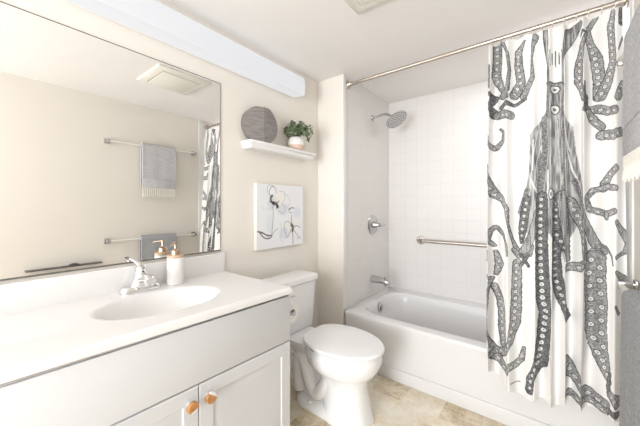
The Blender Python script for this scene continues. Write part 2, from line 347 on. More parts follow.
#  (stroke points as digitised from the print, widths, flags)  s = suckers, d = dark, t = thin plain line, g = streaky grey
ST = [
 ([(497.6,44.6),(497.6,58.7),(496.4,77.5),(501,89),(506,96)],[6,6,6,6,7],'s'),
 ([(502,44),(508,54),(510.5,70),(508,89),(502,97)],[4,4,3,5,7],''),
 ([(488,66),(488.5,78),(488,88)],[2,4,2],''),
 ([(489,94),(494,98),(489,106),(494,114)],[5,7,7,8],'d'),
 ([(524,41),(518.7,51.6),(518.7,65.7),(521,82),(515,95)],[2,6,7,8,8],'s'),
 ([(536,37),(533.5,45),(532,58.7),(532.8,77.5),(527,89),(523,97)],[6,4,2,5,6,6],''),
 ([(498,115),(504,114.5),(511,115)],[8,8,8],'s'),
 ([(500,108),(507,103),(515,105),(525,99)],[4,5,3,3],'d'),
 ([(485,138),(489,145),(495,148),(502,141),(502.5,133),(498.8,129.5)],[5,5,5,4,3.5,2],''),
 ([(485.5,166),(489.4,182),(494,194),(501,200),(507,209.4),(509.3,223.5),(514,240),(519,254)],[3,7,7,6,7,3,2.5,6],'s'),
 ([(494,246),(489.9,240),(491.3,231),(495,227),(502,235),(507,244.6),(508,255)],[3,3.5,4,3.5,3.5,3.5,2.5],''),
 ([(484,252),(485,258)],[5,5],''),
 ([(495,252),(498,263.4),(495,275)],[3,7,3],'s'),
 ([(483,274),(493,278.6),(488,289),(487,303),(485.5,318),(487.5,335),(491,347),(497.6,361),(507,371)],[2,3,6,6,5,6,7,7,5],'s'),
 ([(494,286),(498,298),(500,312),(500,326),(501,344)],[4,6,7,7,6],'s'),
 ([(518,263),(517.6,285),(517.5,304.7),(516.4,323.5),(511,342),(503,350),(493,354)],[7,8,9,9,8,8,6],'s'),
 ([(510,366),(517,366),(522,361),(524,349)],[8,7,5,3],'s'),
 ([(513,383),(521,384.5)],[1,1],'t'),
 # knot under the left arms
 ([(527,200),(524.5,214),(522.5,230),(521.5,243)],[8,8,7,3],'sd'),
 ([(541,212),(536,224),(531,238),(524,253)],[9,9,9,9],'g'),
 ([(515,250),(519,256),(524,256),(530,254),(533,246)],[4,5,3,5,4],''),
 ([(521,255),(528,266)],[3,3],'d'), ([(528,255),(521,266)],[3,3],'d'),
 ([(542,196),(541.5,223.5),(541.5,247),(542,270),(543.4,300),(545.5,312),(544,330),(542.2,347),(540,363),(531,378),(529.5,390)],[8,9,9,10,11,10,10,10,11,9,8],'sd'),
 ([(557,200),(556.5,235),(556,258.7),(556,277),(561,298),(567,317)],[6,6,6,8,9,9],'sd'),
 ([(556,232),(561,244),(569,258)],[7,8,5],'sd'),
 ([(562,196),(564,218),(566,240),(569,260)],[11,11,10,5],'g'),
 ([(571,200),(575.8,214),(582.9,232.9),(586.5,253)],[7,8,9,9],'s'),
 ([(567,268),(577,267),(586,264),(594,257),(601,250)],[7,9,10,10,10],'s'),
 ([(584,206),(589,224),(597,246)],[3,7,7],'g'),
 ([(600,245),(606,250),(610,256),(612,265)],[3,2.4,2,1.6],'t'),
 ([(597,258),(595.5,275),(596,290),(597,305),(596.5,330),(599,350),(603,367),(607.5,381)],[13,15,15,15,14,12,10,5],'s'),
 ([(567,356),(572,374),(580,387),(594,399),(604,403)],[4,8,9,9,8],'s'),
 ([(567,393),(576,399),(588,403),(604,410)],[5,7,6,6],'s'),
 ([(608,372),(606,384),(607,393)],[4,5,5],'d'),
 ([(608,392),(613,396),(619,403)],[7,9,10],'s'),
 ([(606,408),(619,415)],[5,6],'d'),
 # right-hand rings
 ([(616,168),(608,175),(603,184),(602,190)],[7,7,7,5],'s'),
 ([(616,188),(606,187),(595,190),(589,199),(592,209),(604,214),(614,211)],[6,6,5,5,6,6,6],'s'),
 ([(604,214),(604.5,219)],[4,3],''),
 ([(601.5,135),(611,135.5),(623,131)],[9,9,8],'s'),
 ([(584,110),(591,109),(598,108),(606,111.7),(615,110)],[4,7,8,8,8],'s'),
 ([(589,108),(595,119),(601,127)],[6,7,6],'s'), ([(588.5,96),(587,108)],[4,6],'d'),
 ([(617,222),(625,234),(627,244),(626,253),(617,257)],[5,6,2,4,4],''),
 ([(617,272),(623,278),(628,283)],[4,6,6],''),
 ([(616,306),(620,314)],[3,3],''),
 # top right
 ([(596,16),(590,28),(591.5,42),(597,58),(599.3,80),(597,97)],[4,4,7,9,9,5],'s'),
 ([(589,31),(582,47),(578.5,65),(578.3,82),(583,99)],[2,7,9,9,6],'s'),
 ([(580,38),(583,32),(589,31)],[1.5,2.5,2],'d'),
 ([(586.4,82),(586.5,103)],[2,4],'d'),
 ([(612.5,13),(609.5,28),(611,47),(612,63),(607,80),(600,96)],[5,8,8,8,9,9],'s'),
 ([(622,8),(622,22)],[5,6],'d'), ([(624,36),(619,50)],[2,1.5],'t'), ([(624,83),(618,97)],[6,8],'s'),
]
SUCK_ONLY = {}
def rasterise(U, V):
    """print tone (0 dark .. 1 bare cloth) for arrays of print coordinates"""
    tone = np.ones_like(U)
    rng = np.random.RandomState(3)
    # value noise for the engraved texture
    def vn(u, v, s, seed):
        r = np.random.RandomState(seed).rand(256, 256)
        x = u * s; y = v * s; xi = np.floor(x).astype(int); yi = np.floor(y).astype(int); fx = x - xi; fy = y - yi
        fx = fx * fx * (3 - 2 * fx); fy = fy * fy * (3 - 2 * fy)
        g = lambda a, b: r[a % 256, b % 256]
        return (g(xi, yi) * (1 - fx) + g(xi + 1, yi) * fx) * (1 - fy) + (g(xi, yi + 1) * (1 - fx) + g(xi + 1, yi + 1) * fx) * fy
    fine = vn(U, V, 1.1, 1); mid = vn(U, V, .45, 2); streak = vn(U * 1.0, V * .09, 1.25, 5)
    def poly_in(P):
        ins = np.zeros(U.shape, bool); n = len(P)
        for i in range(n):
            x1, y1 = P[i]; x2, y2 = P[(i + 1) % n]
            c = ((y1 > V) != (y2 > V)) & (U < (x2 - x1) * (V - y1) / ((y2 - y1) or 1e-9) + x1)
            ins ^= c
        return ins
    def inkpoly(P, base=.40, st=.75):
        nonlocal tone
        i = poly_in(P); t = base + st * (streak - .45)
        tone = np.where(i, np.clip(t, .06, .95), tone)
    # mantle and its fins
    inkpoly([(546,84),(549,82),(560,82),(564,86),(562,110),(573,125),(575,153),(580,180),(586,207),(583,228),(577,222),(570,244),(562,262),(556,240),(546,232),(536,236),(524,232),(519,214),(525,190),(528,176),(530,135),(539,124),(545,112)], .52, .65)
    def cut(pts, w, val=1.0):
        nonlocal tone
        d = dist(pts, None)[0]; tone = np.where(d < w, val, tone)
    def dist(pts, ws):
        best = np.full(U.shape, 1e9); bw = np.ones(U.shape); bs = np.zeros(U.shape); acc = 0; side = np.zeros(U.shape)
        for i in range(len(pts) - 1):
            (x1, y1), (x2, y2) = pts[i], pts[i + 1]; dx, dy = x2 - x1, y2 - y1; ln = math.hypot(dx, dy)
            t = np.clip(((U - x1) * dx + (V - y1) * dy) / (ln * ln), 0, 1)
            d = np.hypot(U - x1 - t * dx, V - y1 - t * dy); k = d < best
            best = np.where(k, d, best); bs = np.where(k, acc + t * ln, bs)
            side = np.where(k, np.sign((U - x1) * dy - (V - y1) * dx) * d, side)
            if ws: bw = np.where(k, ws[i] + (ws[i + 1] - ws[i]) * t, bw)
            acc += ln
        return best, bw, bs, side
    cut([(539,130),(533,160),(529,200)], .5, .85); cut([(545,130),(538,160),(534,190)], .4, .85); cut([(551,120),(552,150),(550,185)], .4, .8); cut([(557,120),(558,150),(560,185)], .4, .8); cut([(563,118),(571,150)], .6); cut([(565,128),(573,170),(583,206)], .6)
    cut([(531,180),(540,195),(536,214),(530,232)], 1.0); cut([(547,170),(546,200)], .6); cut([(566,160),(569,200),(576,220)], .8)
    cut([(534,140),(533,170)], .6)
    for pts, w_ in (([(544,118),(544.5,150),(541,180),(539,212)], 2.6), ([(561,100),(562,140),(563,190)], 1.4), ([(548,90),(547,118)], 1.2), ([(562,90),(561,116)], 1.2), ([(521,212),(527,190)], 3), ([(574,180),(581,205)], 2)):
        d = dist(pts, None)[0]; tone = np.where(d < w_, np.clip(.14 + .45 * fine, 0, 1), tone)
    for cx, cy, rx, ry in ((555, 109, 3.3, 4.2), (551, 194, 3.4, 5), (555, 89, 3.5, 3.5)):
        q = np.hypot((U - cx) / rx, (V - cy) / ry); tone = np.where(q < 1.25, .25, tone); tone = np.where(q < .95, .95, tone); tone = np.where(q < .4, .3, tone)
    # top of the mantle: two flaring bands with comb strokes between
    for pts, ws in (([(545,29),(545.5,40),(546,52),(548,66),(548,84)], [5, 6, 4, 3, 4]), ([(580,25),(572,32),(566,46),(562,62),(562,84)], [6, 12, 8, 3, 3])):
        d, bw, bs, sd = dist(pts, ws); k = d < bw / 2
        tone = np.where(k, np.clip(.38 + .7 * (streak - .4) + .2 * (fine - .5), .08, .9), tone); tone = np.where(k & (d > bw / 2 - .7), .2, tone)
    for i in range(5):
        x = 550.2 + 2.6 * i; d = dist([(x, 50 + (i % 2) * 3), (x + .3, 66 - (i % 2) * 2)], None)[0]; tone = np.where(d < .45, .25, tone)
    d = dist([(546,84),(550,82.5),(559,82.5),(564,85)], None)[0]; tone = np.where(d < .8, .25, tone)
    for pts, ws, fl in ST:
        d, bw, bs, sd = dist(pts, ws); h = bw / 2 * (1.12 + .16 * (mid - .5)); k = d < h
        if 't' in fl: tone = np.where(k, .35, tone); continue
        base = .17 if 'd' in fl else .36
        t = base + (.34 if 'd' in fl else .42) * (fine - .35)
        if 'g' in fl: t = .42 + .5 * (streak - .45)
        t = np.where(np.abs(np.sin(bs * 1.9 + 3 * mid)) > .9, t + .18, t)
        tone = np.where(k, np.clip(t, .05, .92), tone)
        tone = np.where(k & (d > h - .75), .16, tone)
        if 's' in fl:
            step = 6.6; q = np.floor(bs / step); c = (q + .5) * step; L_ = sum(math.hypot(pts[i+1][0]-pts[i][0], pts[i+1][1]-pts[i][1]) for i in range(len(pts)-1))
            off = np.where(bw > 11, np.where(q % 2 == 0, -.22, .22), -.08) * bw
            rr = np.clip(bw * .19, .9, 2.1); e = np.hypot(bs - c, (sd - off) * 1.15) / rr
            kk = k & (bw > 4.5) & (bs > 1) & (bs < L_ - 1)
            tone = np.where(kk & (e < 1.35), .2, tone); tone = np.where(kk & (e < 1.0), .95, tone); tone = np.where(kk & (e < .4), .45, tone)
    return tone
cur = thing('shower_curtain', 'white fabric shower curtain printed with a grey octopus, bunched at right of the tub', 'shower curtain', (.0, RY, 0))
CX0, CX1 = -.272, .282
NU, NV = 420, 900
s = np.linspace(0, 1, NU); v_ = np.linspace(0, 1, NV)
S, VV = np.meshgrid(s, v_)
ztop = RZ - .030 - .010 * np.abs(np.sin(PI * 9 * S)); zbot = np.interp(S, [0, .06, .12, .2, .3, .45, .56, .6, .8, 1], [.36, .30, .265, .235, .215, .225, .225, .262, .262, .262]) + .008 * np.sin(31 * S)
Z = ztop + (zbot - ztop) * VV
ph = 2 * PI * (7.2 * S + .28 * np.sin(2 * PI * S * 1.6 + .6) + .10 * np.sin(3.0 * VV + 5 * S))
amp = .014 + .015 * VV + .008 * np.sin(9 * S + 1)
fold = np.cos(ph) + .28 * np.cos(2 * ph + 1.1)
drift = -.02 - .105 * np.clip(VV * 1.15, 0, 1) ** .8
Y = drift + amp * fold
Xc = CX0 + (CX1 - CX0) * S + amp * .30 * np.sin(ph) + .004 * VV * np.sin(14 * S)
# hem corner swings
# print coordinates: laid out flat across the bunched cloth
PU, PV = np.empty_like(S), np.empty_like(S)
cs_, sn_ = math.cos(R(YAW)), math.sin(R(YAW))
px = CX0 + (CX1 - CX0) * S; py = RY + drift
dep = -sn_ * px + cs_ * py; rt = cs_ * px + sn_ * py
PU = 320 + F_PX * rt / dep; PV = HOR - F_PX * (Z - cam_h) / dep
tone = rasterise(PU, PV)
col = np.empty((NV, NU, 4)); bare = np.array([.90, .885, .86]); ink = np.array([.05, .052, .058])
for i in range(3): col[..., i] = ink[i] + (bare[i] - ink[i]) * tone ** 1.5
col[..., 3] = 1
def grid_mesh(name, X, Y, Z, mat, parent, colr=None):
    nv, nu = X.shape
    me = bpy.data.meshes.new(name); n = nv * nu
    me.vertices.add(n); co = np.stack([X, Y, Z], -1).reshape(-1, 3).astype(np.float32); me.vertices.foreach_set('co', co.ravel())
    idx = np.arange(n).reshape(nv, nu); q = np.stack([idx[:-1, :-1], idx[1:, :-1], idx[1:, 1:], idx[:-1, 1:]], -1).reshape(-1, 4)
    me.loops.add(q.size); me.loops.foreach_set('vertex_index', q.ravel().astype(np.int32))
    me.polygons.add(len(q)); me.polygons.foreach_set('loop_start', (np.arange(len(q)) * 4).astype(np.int32)); me.polygons.foreach_set('loop_total', np.full(len(q), 4, np.int32))
    me.polygons.foreach_set('use_smooth', np.ones(len(q), bool))
    if colr is not None:
        a = me.color_attributes.new('ink', 'FLOAT_COLOR', 'POINT'); a.data.foreach_set('color', colr.reshape(-1).astype(np.float32))
    me.update(calc_edges=True); me.materials.append(M[mat])
    o = bpy.data.objects.new(name, me); C.collection.objects.link(o); o.parent = parent
    return o
grid_mesh('curtain_cloth', Xc, Y, Z, 'curtain', cur, col)
for k in range(12):
    xk = CX0 + .02 + (CX1 - CX0 - .045) * k / 11
    rg = thing('curtain_ring', 'thin metal ring holding the octopus curtain on its rod', 'curtain ring', (xk, RY, RZ), 'rings along the curtain rod')
    bm = B(); tube(bm, [(.0015 * math.sin(a), .019 * math.sin(a), -.006 + .021 * math.cos(a)) for a in [2 * PI * i / 20 for i in range(21)]], .0016, 6)
    obj('ring_wire', bm, 'nickel', rg)

# ------------------------------------------------------------------ vanity
van = thing('vanity_cabinet', 'white bathroom vanity cabinet with a slab front over two raised-panel doors', 'cabinet', (-1.22, .3, 0))
VY0, VY1, VF = -.62, .984, -.966     # carcass ends and face plane
bm = B()
for y_ in (VY0, .054, VY1 - .018): box(bm, XL + .002, VF - .018, y_, y_ + .018, .10, .792)
box(bm, XL + .002, VF - .018, VY0, VY1, .10, .118)
box(bm, XL + .002, XL + .01, VY0, VY1, .10, .792)
box(bm, VF - .018, VF, VY0, VY1, .56, .792); box(bm, VF - .018, VF, VY0, VY1, .10, .13)
for y_ in (VY0, .035, .50, VY1 - .05): box(bm, VF - .018, VF, y_, y_ + .05, .13, .56)
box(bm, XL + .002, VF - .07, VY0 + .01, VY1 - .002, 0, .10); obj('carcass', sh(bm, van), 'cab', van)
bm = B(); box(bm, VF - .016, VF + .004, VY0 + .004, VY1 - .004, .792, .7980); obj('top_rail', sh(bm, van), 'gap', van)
TH = .018
def slab(y0, y1, z0, z1, name):
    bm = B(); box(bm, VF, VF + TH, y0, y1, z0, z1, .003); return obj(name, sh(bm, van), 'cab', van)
def door(y0, y1, z0, z1):
    bm = B(); a = VF; b_ = VF + TH
    def rr(i, x): return [(x, y0 + i, z0 + i), (x, y1 - i, z0 + i), (x, y1 - i, z1 - i), (x, y0 + i, z1 - i)]
    loft(bm, [rr(0, a), rr(0, b_ - .003), rr(.003, b_), rr(.052, b_), rr(.056, b_ - .005), rr(.062, b_ - .0055), rr(.085, b_ - .0015), rr(.088, b_ - .0015)])
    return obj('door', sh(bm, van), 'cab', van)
def knob(parent, y, z, tilt):
    bm = B(); x = VF + TH
    lathe(bm, (x, y, z), (1, 0, 0), [(0, .008), (.012, .007), (.016, .012), (.019, .019), (.026, .0195), (.030, .0175), (.031, 0)], 28)
    for v in bm.verts: v.co -= van.location
    k = obj('knob', bm, 'shelf', parent)
    # the wooden half of the knob's face, cut along a slanting line
    bm = B(); r = .0198; n = 18
    a0 = tilt
    pts = [(r * math.cos(a0 + 1.3 * PI * i / n), r * math.sin(a0 + 1.3 * PI * i / n)) for i in range(n + 1)]
    loft(bm, [[(x + .0185, y + p * 1.01, z + q * 1.01) for p, q in pts], [(x + .0275, y + p * 1.01, z + q * 1.01) for p, q in pts], [(x + .0325, y + p * .9, z + q * .9) for p, q in pts]])
    for v in bm.verts: v.co -= van.location
    w_ = obj('wooden_face', bm, 'wood', parent); w_['label'] = 'wooden half of the knob face'
    return k
slab(.066, VY1, .579, .787, 'false_drawer_front')
slab(VY0, .060, .579, .787, 'false_drawer_front')
d2 = door(.066, .541, .115, .572); d1 = door(.5435, VY1, .115, .572); d3 = door(VY0, .060, .115, .572)
knob(d2, .508, .520, R(-8)); knob(d1, .574, .522, R(115))

ct = thing('countertop', 'white moulded countertop with an integral oval basin on the vanity', 'countertop', (-1.2, .5, .798))
CZ = .828; cx0, cx1, cy0, cy1 = XL + .001, -.941, VY0, .988
bx, by, bax, bay = -1.205, .528, .172, .236
nx, ny = 90, 190
xs = np.concatenate([np.linspace(cx0, cx1 - .012, nx), cx1 - .012 + .012 * np.sin(np.linspace(0, PI / 2, 7)[1:])])
zs_edge = np.concatenate([np.zeros(nx), -.012 + .012 * np.cos(np.linspace(0, PI / 2, 7)[1:])])
ys = np.concatenate([np.linspace(cy0, cy1 - .008, ny), cy1 - .008 + .008 * np.sin(np.linspace(0, PI / 2, 6)[1:])])
ze_y = np.concatenate([np.zeros(ny), -.008 + .008 * np.cos(np.linspace(0, PI / 2, 6)[1:])])
XX, YY = np.meshgrid(xs, ys); EX, EY = np.meshgrid(zs_edge, ze_y)
rho = np.hypot((XX - bx) / bax, (YY - by) / bay)
lip = np.clip((1.0 - rho) / .30, 0, 1); lip = lip * lip * (3 - 2 * lip)
bowl = np.where(rho < 1, -.028 * lip - .075 * np.sqrt(np.clip(1 - (rho / .98) ** 2, 0, 1)) * lip, 0)
ZZ = CZ + np.minimum(EX, 0) + np.minimum(EY, 0) + bowl
g = grid_mesh('counter_slab', XX - ct.location.x, YY - ct.location.y, ZZ - ct.location.z, 'counter', ct)
bm = bmesh.new(); bm.from_mesh(g.data)
be = [e for e in bm.edges if e.is_boundary]
r = bmesh.ops.extrude_edge_only(bm, edges=be)
for v in [q for q in r['geom'] if isinstance(q, bmesh.types.BMVert)]: v.co.z = .7985 - ct.location.z
bmesh.ops.recalc_face_normals(bm, faces=bm.faces[:])
bm.to_mesh(g.data); bm.free(); g.data.set_sharp_from_angle(angle=R(50))
bm = B(); box(bm, XL + .001, XL + .021, cy0, cy1 - .002, CZ - .004, .936, .005, 3); obj('backsplash', sh(bm, ct), 'counter', ct)

bm = B(); lathe(bm, (bx, by, CZ - .1020), (0, 0, 1), [(0, .024), (.003, .024), (.004, .018), (.002, .016), (.002, 0)], 24); o = obj('drain', sh(bm, ct), 'chrome', ct)

# the vanity stands a little out of square: its front draws back towards the near end
for t_ in (van, ct):
    for o in [c for c in C.objects if c.parent == t_ or (c.parent and c.parent.parent == t_)]:
        for v in o.data.vertices:
            y = v.co.y + t_.location.y; x = v.co.x + t_.location.x
            v.co.x = XL + (x - XL) * (1 - .092 * (.985 - max(y, -.3))) - t_.location.x

# ------------------------------------------------------------------ faucet
fa = thing('sink_faucet', 'chrome single-lever faucet on the counter behind the basin', 'faucet', (-1.435, .525, CZ))
bm = B(); pr = [(x, y) for x, y in rrect(-.029, .029, -.083, .083, .028, 6)]
loft(bm, [[(x * s_, y * (1 - (1 - s_) * .35), z) for x, y in pr] for z, s_ in ((.0005, 1), (.010, 1), (.020, .93), (.026, .8))]); obj('base_plate', bm, 'chrome', fa)
bm = B()
secs = [(0, .018, .029, .050), (0, .035, .028, .040), (.002, .06, .026, .029), (.003, .082, .024, .025), (.003, .096, .021, .021), (.003, .104, .014, .014)]
loft(bm, [[(cx + a * math.cos(2 * PI * k / 24), b_ * math.sin(2 * PI * k / 24), z) for k in range(24)] for cx, z, a, b_ in secs]); obj('faucet_body', bm, 'chrome', fa)
bm = B(); P = smoothpath([(.008, 0, .050), (.05, 0, .064), (.085, 0, .068), (.112, 0, .060)], 5); rings = []
for i, p in enumerate(P):
    f = i / (len(P) - 1); a, h = .022 - .003 * f, .019 - .003 * f
    rings.append([(p.x, p.y + a * math.cos(2 * PI * k / 18), p.z + h * math.sin(2 * PI * k / 18)) for k in range(18)])
loft(bm, rings); lathe(bm, (.098, 0, .038), (0, 0, 1), [(0, .012), (.018, .0135)], 16); obj('spout', bm, 'chrome', fa)
bm = B(); P = smoothpath([(.006, 0, .104), (-.006, -.004, .118), (-.020, -.012, .130), (-.034, -.026, .142)], 5)
loft(bm, [[(p.x, p.y + (.012 - .003 * i / len(P)) * math.cos(2 * PI * k / 14), p.z + (.0075 - .003 * i / len(P)) * math.sin(2 * PI * k / 14)) for k in range(14)] for i, p in enumerate(P)])
lathe(bm, (.003, 0, .100), (0, 0, 1), [(0, .021), (.008, .0205), (.014, .014), (.016, 0)], 20); obj('lever_handle', bm, 'chrome', fa)
bm = B(); lathe(bm, (.022, 0, .088), (1, 0, .2), [(0, .005), (.004, .004), (.005, 0)], 12); obj('set_screw_cover', bm, 'black', fa)

# ------------------------------------------------------------------ soap bottle
so = thing('soap_dispenser', 'white cylindrical soap dispenser with a bamboo collar and gold pump beside the faucet', 'soap dispenser', (-1.425, .674, CZ + .0005))
bm = B(); lathe(bm, (0, 0, 0), (0, 0, 1), [(0, .034), (.003, .037), (.126, .037), (.129, .035), (.13, .0)], 40); obj('bottle', bm, 'bottle', so)
bm = B(); lathe(bm, (0, 0, .13), (0, 0, 1), [(0, .0365), (.001, .0375), (.010, .0375), (.012, .036), (.0125, 0)], 40); obj('bamboo_collar', bm, 'bamboo', so)
bm = B(); lathe(bm, (0, 0, .142), (0, 0, 1), [(0, .019), (.020, .018), (.024, .013), (.028, .005), (.056, .0045)], 20); obj('pump_base', bm, 'gold', so)
bm = B(); lathe(bm, (0, 0, .19), (0, 0, 1), [(0, .008), (.012, .008), (.014, .0)], 16); tube(bm, [(0, 0, .197), (.017, -.022, .197), (.027, -.035, .192)], [.005, .0045, .0035], 10); obj('pump_nozzle', bm, 'gold', so)

# ------------------------------------------------------------------ mirror
mi = thing('wall_mirror', 'large frameless mirror on the wall above the vanity backsplash', 'mirror', (XL, .17, .952))
bm = B(); box(bm, .0012, .006, VY0 - .17, .964 - .17, 0, .966, .0006, 1); obj('mirror_glass', bm, 'mirror', mi, smooth=False)
bm = B(); box(bm, .0, .010, VY0 - .17, .966 - .17, -.005, .0012, .001); o = obj('bottom_channel', bm, 'edge', mi)
bm = B(); box(bm, .0, .0062, VY0 - .17, .966 - .17, .966, .969); box(bm, .0, .0062, .964 - .17, .966 - .17, 0, .969); obj('edge_strip', bm, 'edge', mi)

# ------------------------------------------------------------------ vanity light
vl = thing('vanity_light', 'long white acrylic vanity light above the mirror', 'light', (XL, .85, 2.010))
bm = B(); pr = []
W_, H_ = .12, .128
sec = [(0.012, .006), (.10, 0), (.115, .004), (.12, .018), (.12, H_ - .018), (.115, H_ - .004), (.10, H_), (.012, H_)]
y0, y1 = -.75, .745
rings = []
for y, f in ((y0, .90), (y0 + .012, .97), (y0 + .035, 1), (y1 - .035, 1), (y1 - .012, .97), (y1, .90)):
    rings.append([(x * (f if x > .05 else 1), y, H_ / 2 + (z - H_ / 2) * f) for x, z in sec])
loft(bm, rings); obj('diffuser', bm, 'diffuser', vl)
bm = B(); box(bm, 0, .013, y0 + .02, y1 - .02, .008, H_ - .008, .002); obj('back_plate', bm, 'trimw', vl)

# ------------------------------------------------------------------ ceiling fan vent
fv = thing('ceiling_vent', 'square cream exhaust fan and light panel on the ceiling, seen in the mirror', 'vent', (-.585, 1.13, ZC))
def sq(h, z): return [(-h, -h, z), (h, -h, z), (h, h, z), (-h, h, z)]
bm = B(); loft(bm, [sq(.205, 0), sq(.205, -.010), sq(.198, -.016), sq(.155, -.022), sq(.150, -.018), sq(.150, -.004)]); obj('vent_cover', bm, 'ventw', fv)
bm = B(); loft(bm, [sq(.146, -.004), sq(.146, -.024), sq(.138, -.028)]); obj('light_lens', bm, 'ventw', fv)

# ------------------------------------------------------------------ wall shelf and what stands on it
SZ = 1.612
shf = thing('wall_shelf', 'white moulded wall shelf between the light and the flower canvas', 'shelf', (XL, 1.425, SZ))
bm = B()
def shring(d, e, z): return [(.0, -.31 - e, z), (d, -.31 - e, z), (d, .31 + e, z), (0, .31 + e, z)]
loft(bm, [shring(.098, 0, 0), shring(.100, .002, -.002), shring(.100, .002, -.016), shring(.094, -.004, -.019), shring(.088, -.010, -.030), shring(.086, -.012, -.044), shring(.084, -.014, -.046)])
obj('shelf_board', bm, 'shelf', shf)

vs = thing('disc_vase', 'flat round brushed pewter vase standing at the left of the wall shelf', 'vase', (-1.455, 1.232, SZ))
vs.rotation_euler = (0, 0, R(-12))
bm = B(); n = 48; rv = .120
def vring(x, s_): return [Vector((x, rv * 1.06 * s_ * math.cos(2 * PI * k / n), .112 + rv * s_ * min(.93, max(-.94, math.sin(2 * PI * k / n))))) for k in range(n)]
rings = [vring(-.018, .96), vring(-.014, 1), vring(.000, 1), vring(.004, .985)]
for p in rings[-1]: p.x += .044 * (1 - abs(p.y) / (rv * 1.06))      # front folded about its upright centre line
for p in rings[-2]: p.x += .040 * (1 - abs(p.y) / (rv * 1.06))
vr = loft(bm, rings, cap=False)
bm.faces.new(vr[0][::-1]); f = vr[-1]
bm.faces.new(f[12:37]); bm.faces.new(f[36:] + f[:13])
obj('vase_body', bm, 'pewter', vs)
bm = B(); lathe(bm, (-.002, 0, .218), (0, 0, 1), [(0, .013), (.013, .011), (.0135, .008)], 20); obj('vase_mouth', bm, 'pewter', vs)

pl = thing('potted_plant', 'small leafy green plant in a white and blush pot on the wall shelf', 'potted plant', (-1.440, 1.558, SZ))
bm = B(); lathe(bm, (0, 0, .034), (0, 0, 1), [(0, .060), (.018, .062), (.04, .057), (.055, .050), (.058, .047), (.056, .044), (.05, .043)], 28); obj('pot', bm, 'potw', pl)
bm = B(); lathe(bm, (0, 0, 0), (0, 0, 1), [(0, .036), (.002, .041), (.018, .053), (.034, .0605), (.036, .0605)], 28); obj('pot_base', bm, 'potc', pl)
bm = B(); lathe(bm, (0, 0, .080), (0, 0, 1), [(0, .043), (.006, .041), (.007, 0)], 20); obj('soil', bm, 'soil', pl)
bs_, bl = B(), B()
def leaf(bm, p, d, up, ln, wd):
    d = d.normalized(); sd = d.cross(up).normalized(); nn = sd.cross(d)
    row = [(0, .05, 0), (.3, .8, .10), (.6, 1, .12), (.85, .6, .05), (1, .05, -.06)]
    L0 = []; 
    for f, w_, h in row:
        c = p + d * ln * f + nn * ln * h
        L0.append([bm.verts.new(c - sd * wd * w_ * .5 - nn * wd * .12 * w_), bm.verts.new(c + nn * wd * .06), bm.verts.new(c + sd * wd * w_ * .5 - nn * wd * .12 * w_)])
    for a, b_ in zip(L0, L0[1:]):
        bm.faces.new((a[0], a[1], b_[1], b_[0])); bm.faces.new((a[1], a[2], b_[2], b_[1]))
rnd = random.Random(5)
for i in range(64):
    a = rnd.uniform(0, 2 * PI); spread = rnd.uniform(.02, .105); hgt = rnd.uniform(.04, .11) * (1.3 - spread * 5.5)
    base = Vector((rnd.uniform(-.015, .015), rnd.uniform(-.02, .02), .084))
    sx = .5 if math.cos(a) < 0 else .95
    tip = base + Vector((spread * math.cos(a) * sx, spread * math.sin(a), hgt + (.012 if spread < .05 else 0)))
    if tip.x < -.042: tip.x = -.042
    mid_ = (base + tip) / 2 + Vector((0, 0, .022))
    droop = tip + Vector((.012 * math.cos(a) * sx, .014 * math.sin(a), -.03 * spread / .08))
    P = smoothpath([base, mid_, tip, droop], 4); tube(bs_, P, .0012, 5)
    for p in P[3:]:
        for q in range(2):
            d = Vector((rnd.gauss(0, 1) * .7 + .2, rnd.gauss(0, 1), rnd.gauss(.1, .6)))
            if p.x < -.03: d.x = abs(d.x)
            leaf(bl, p, d, Vector((rnd.gauss(0, .2), rnd.gauss(0, .2), 1)), rnd.uniform(.015, .024), rnd.uniform(.011, .017))
obj('stems', bs_, 'stem', pl); obj('foliage', bl, 'leaf', pl)

# ------------------------------------------------------------------ flower canvas
ca = thing('flower_canvas', 'square canvas print of sketched pale poppies on the wall above the toilet', 'wall art', (XL, 1.438, 1.137))
cw, chh = .226, .219
bm = B(); box(bm, .001, .030, -cw, cw, -chh, chh, .003); obj('stretched_canvas', bm, 'canvas_side', ca)
n1_, n2_ = 300, 290
a_ = np.linspace(-cw + .002, cw - .002, n1_); b2 = np.linspace(-chh + .002, chh - .002, n2_)
AY, AZ = np.meshgrid(a_, b2)
U = (AY + cw) / (2 * cw); V = 1 - (AZ + chh) / (2 * chh)          # 0..1, V down
base = np.stack([.86 + 0 * U, .87 + 0 * U, .89 + 0 * U], -1)
rs = np.random.RandomState(4)
def blob(cu, cv, ru, rv_, colr, k, soft=1.0):
    q = np.hypot((U - cu) / ru, (V - cv) / rv_); f = np.clip((1 - q) * soft * 2, 0, 1)[..., None] * k
    global base
    base = base * (1 - f) + np.array(colr) * f
def line(pts, w0, w1, colr, k=1.0):
    global base
    P = smoothpath([(p[0], p[1], 0) for p in pts], 6); n = len(P)
    d = np.full(U.shape, 9.0)
    for i in range(n - 1):
        x1, y1, x2, y2 = P[i].x, P[i].y, P[i + 1].x, P[i + 1].y; dx, dy = x2 - x1, y2 - y1; l2 = dx * dx + dy * dy + 1e-12
        t = np.clip(((U - x1) * dx + (V - y1) * dy) / l2, 0, 1); w_ = w0 + (w1 - w0) * (i + t) / n
        d = np.minimum(d, np.hypot(U - x1 - t * dx, V - y1 - t * dy) / (w_ * 1.5 + .0008))
    f = np.clip(1.6 - d, 0, 1)[..., None] * k
    base = base * (1 - f) + np.array(colr) * f
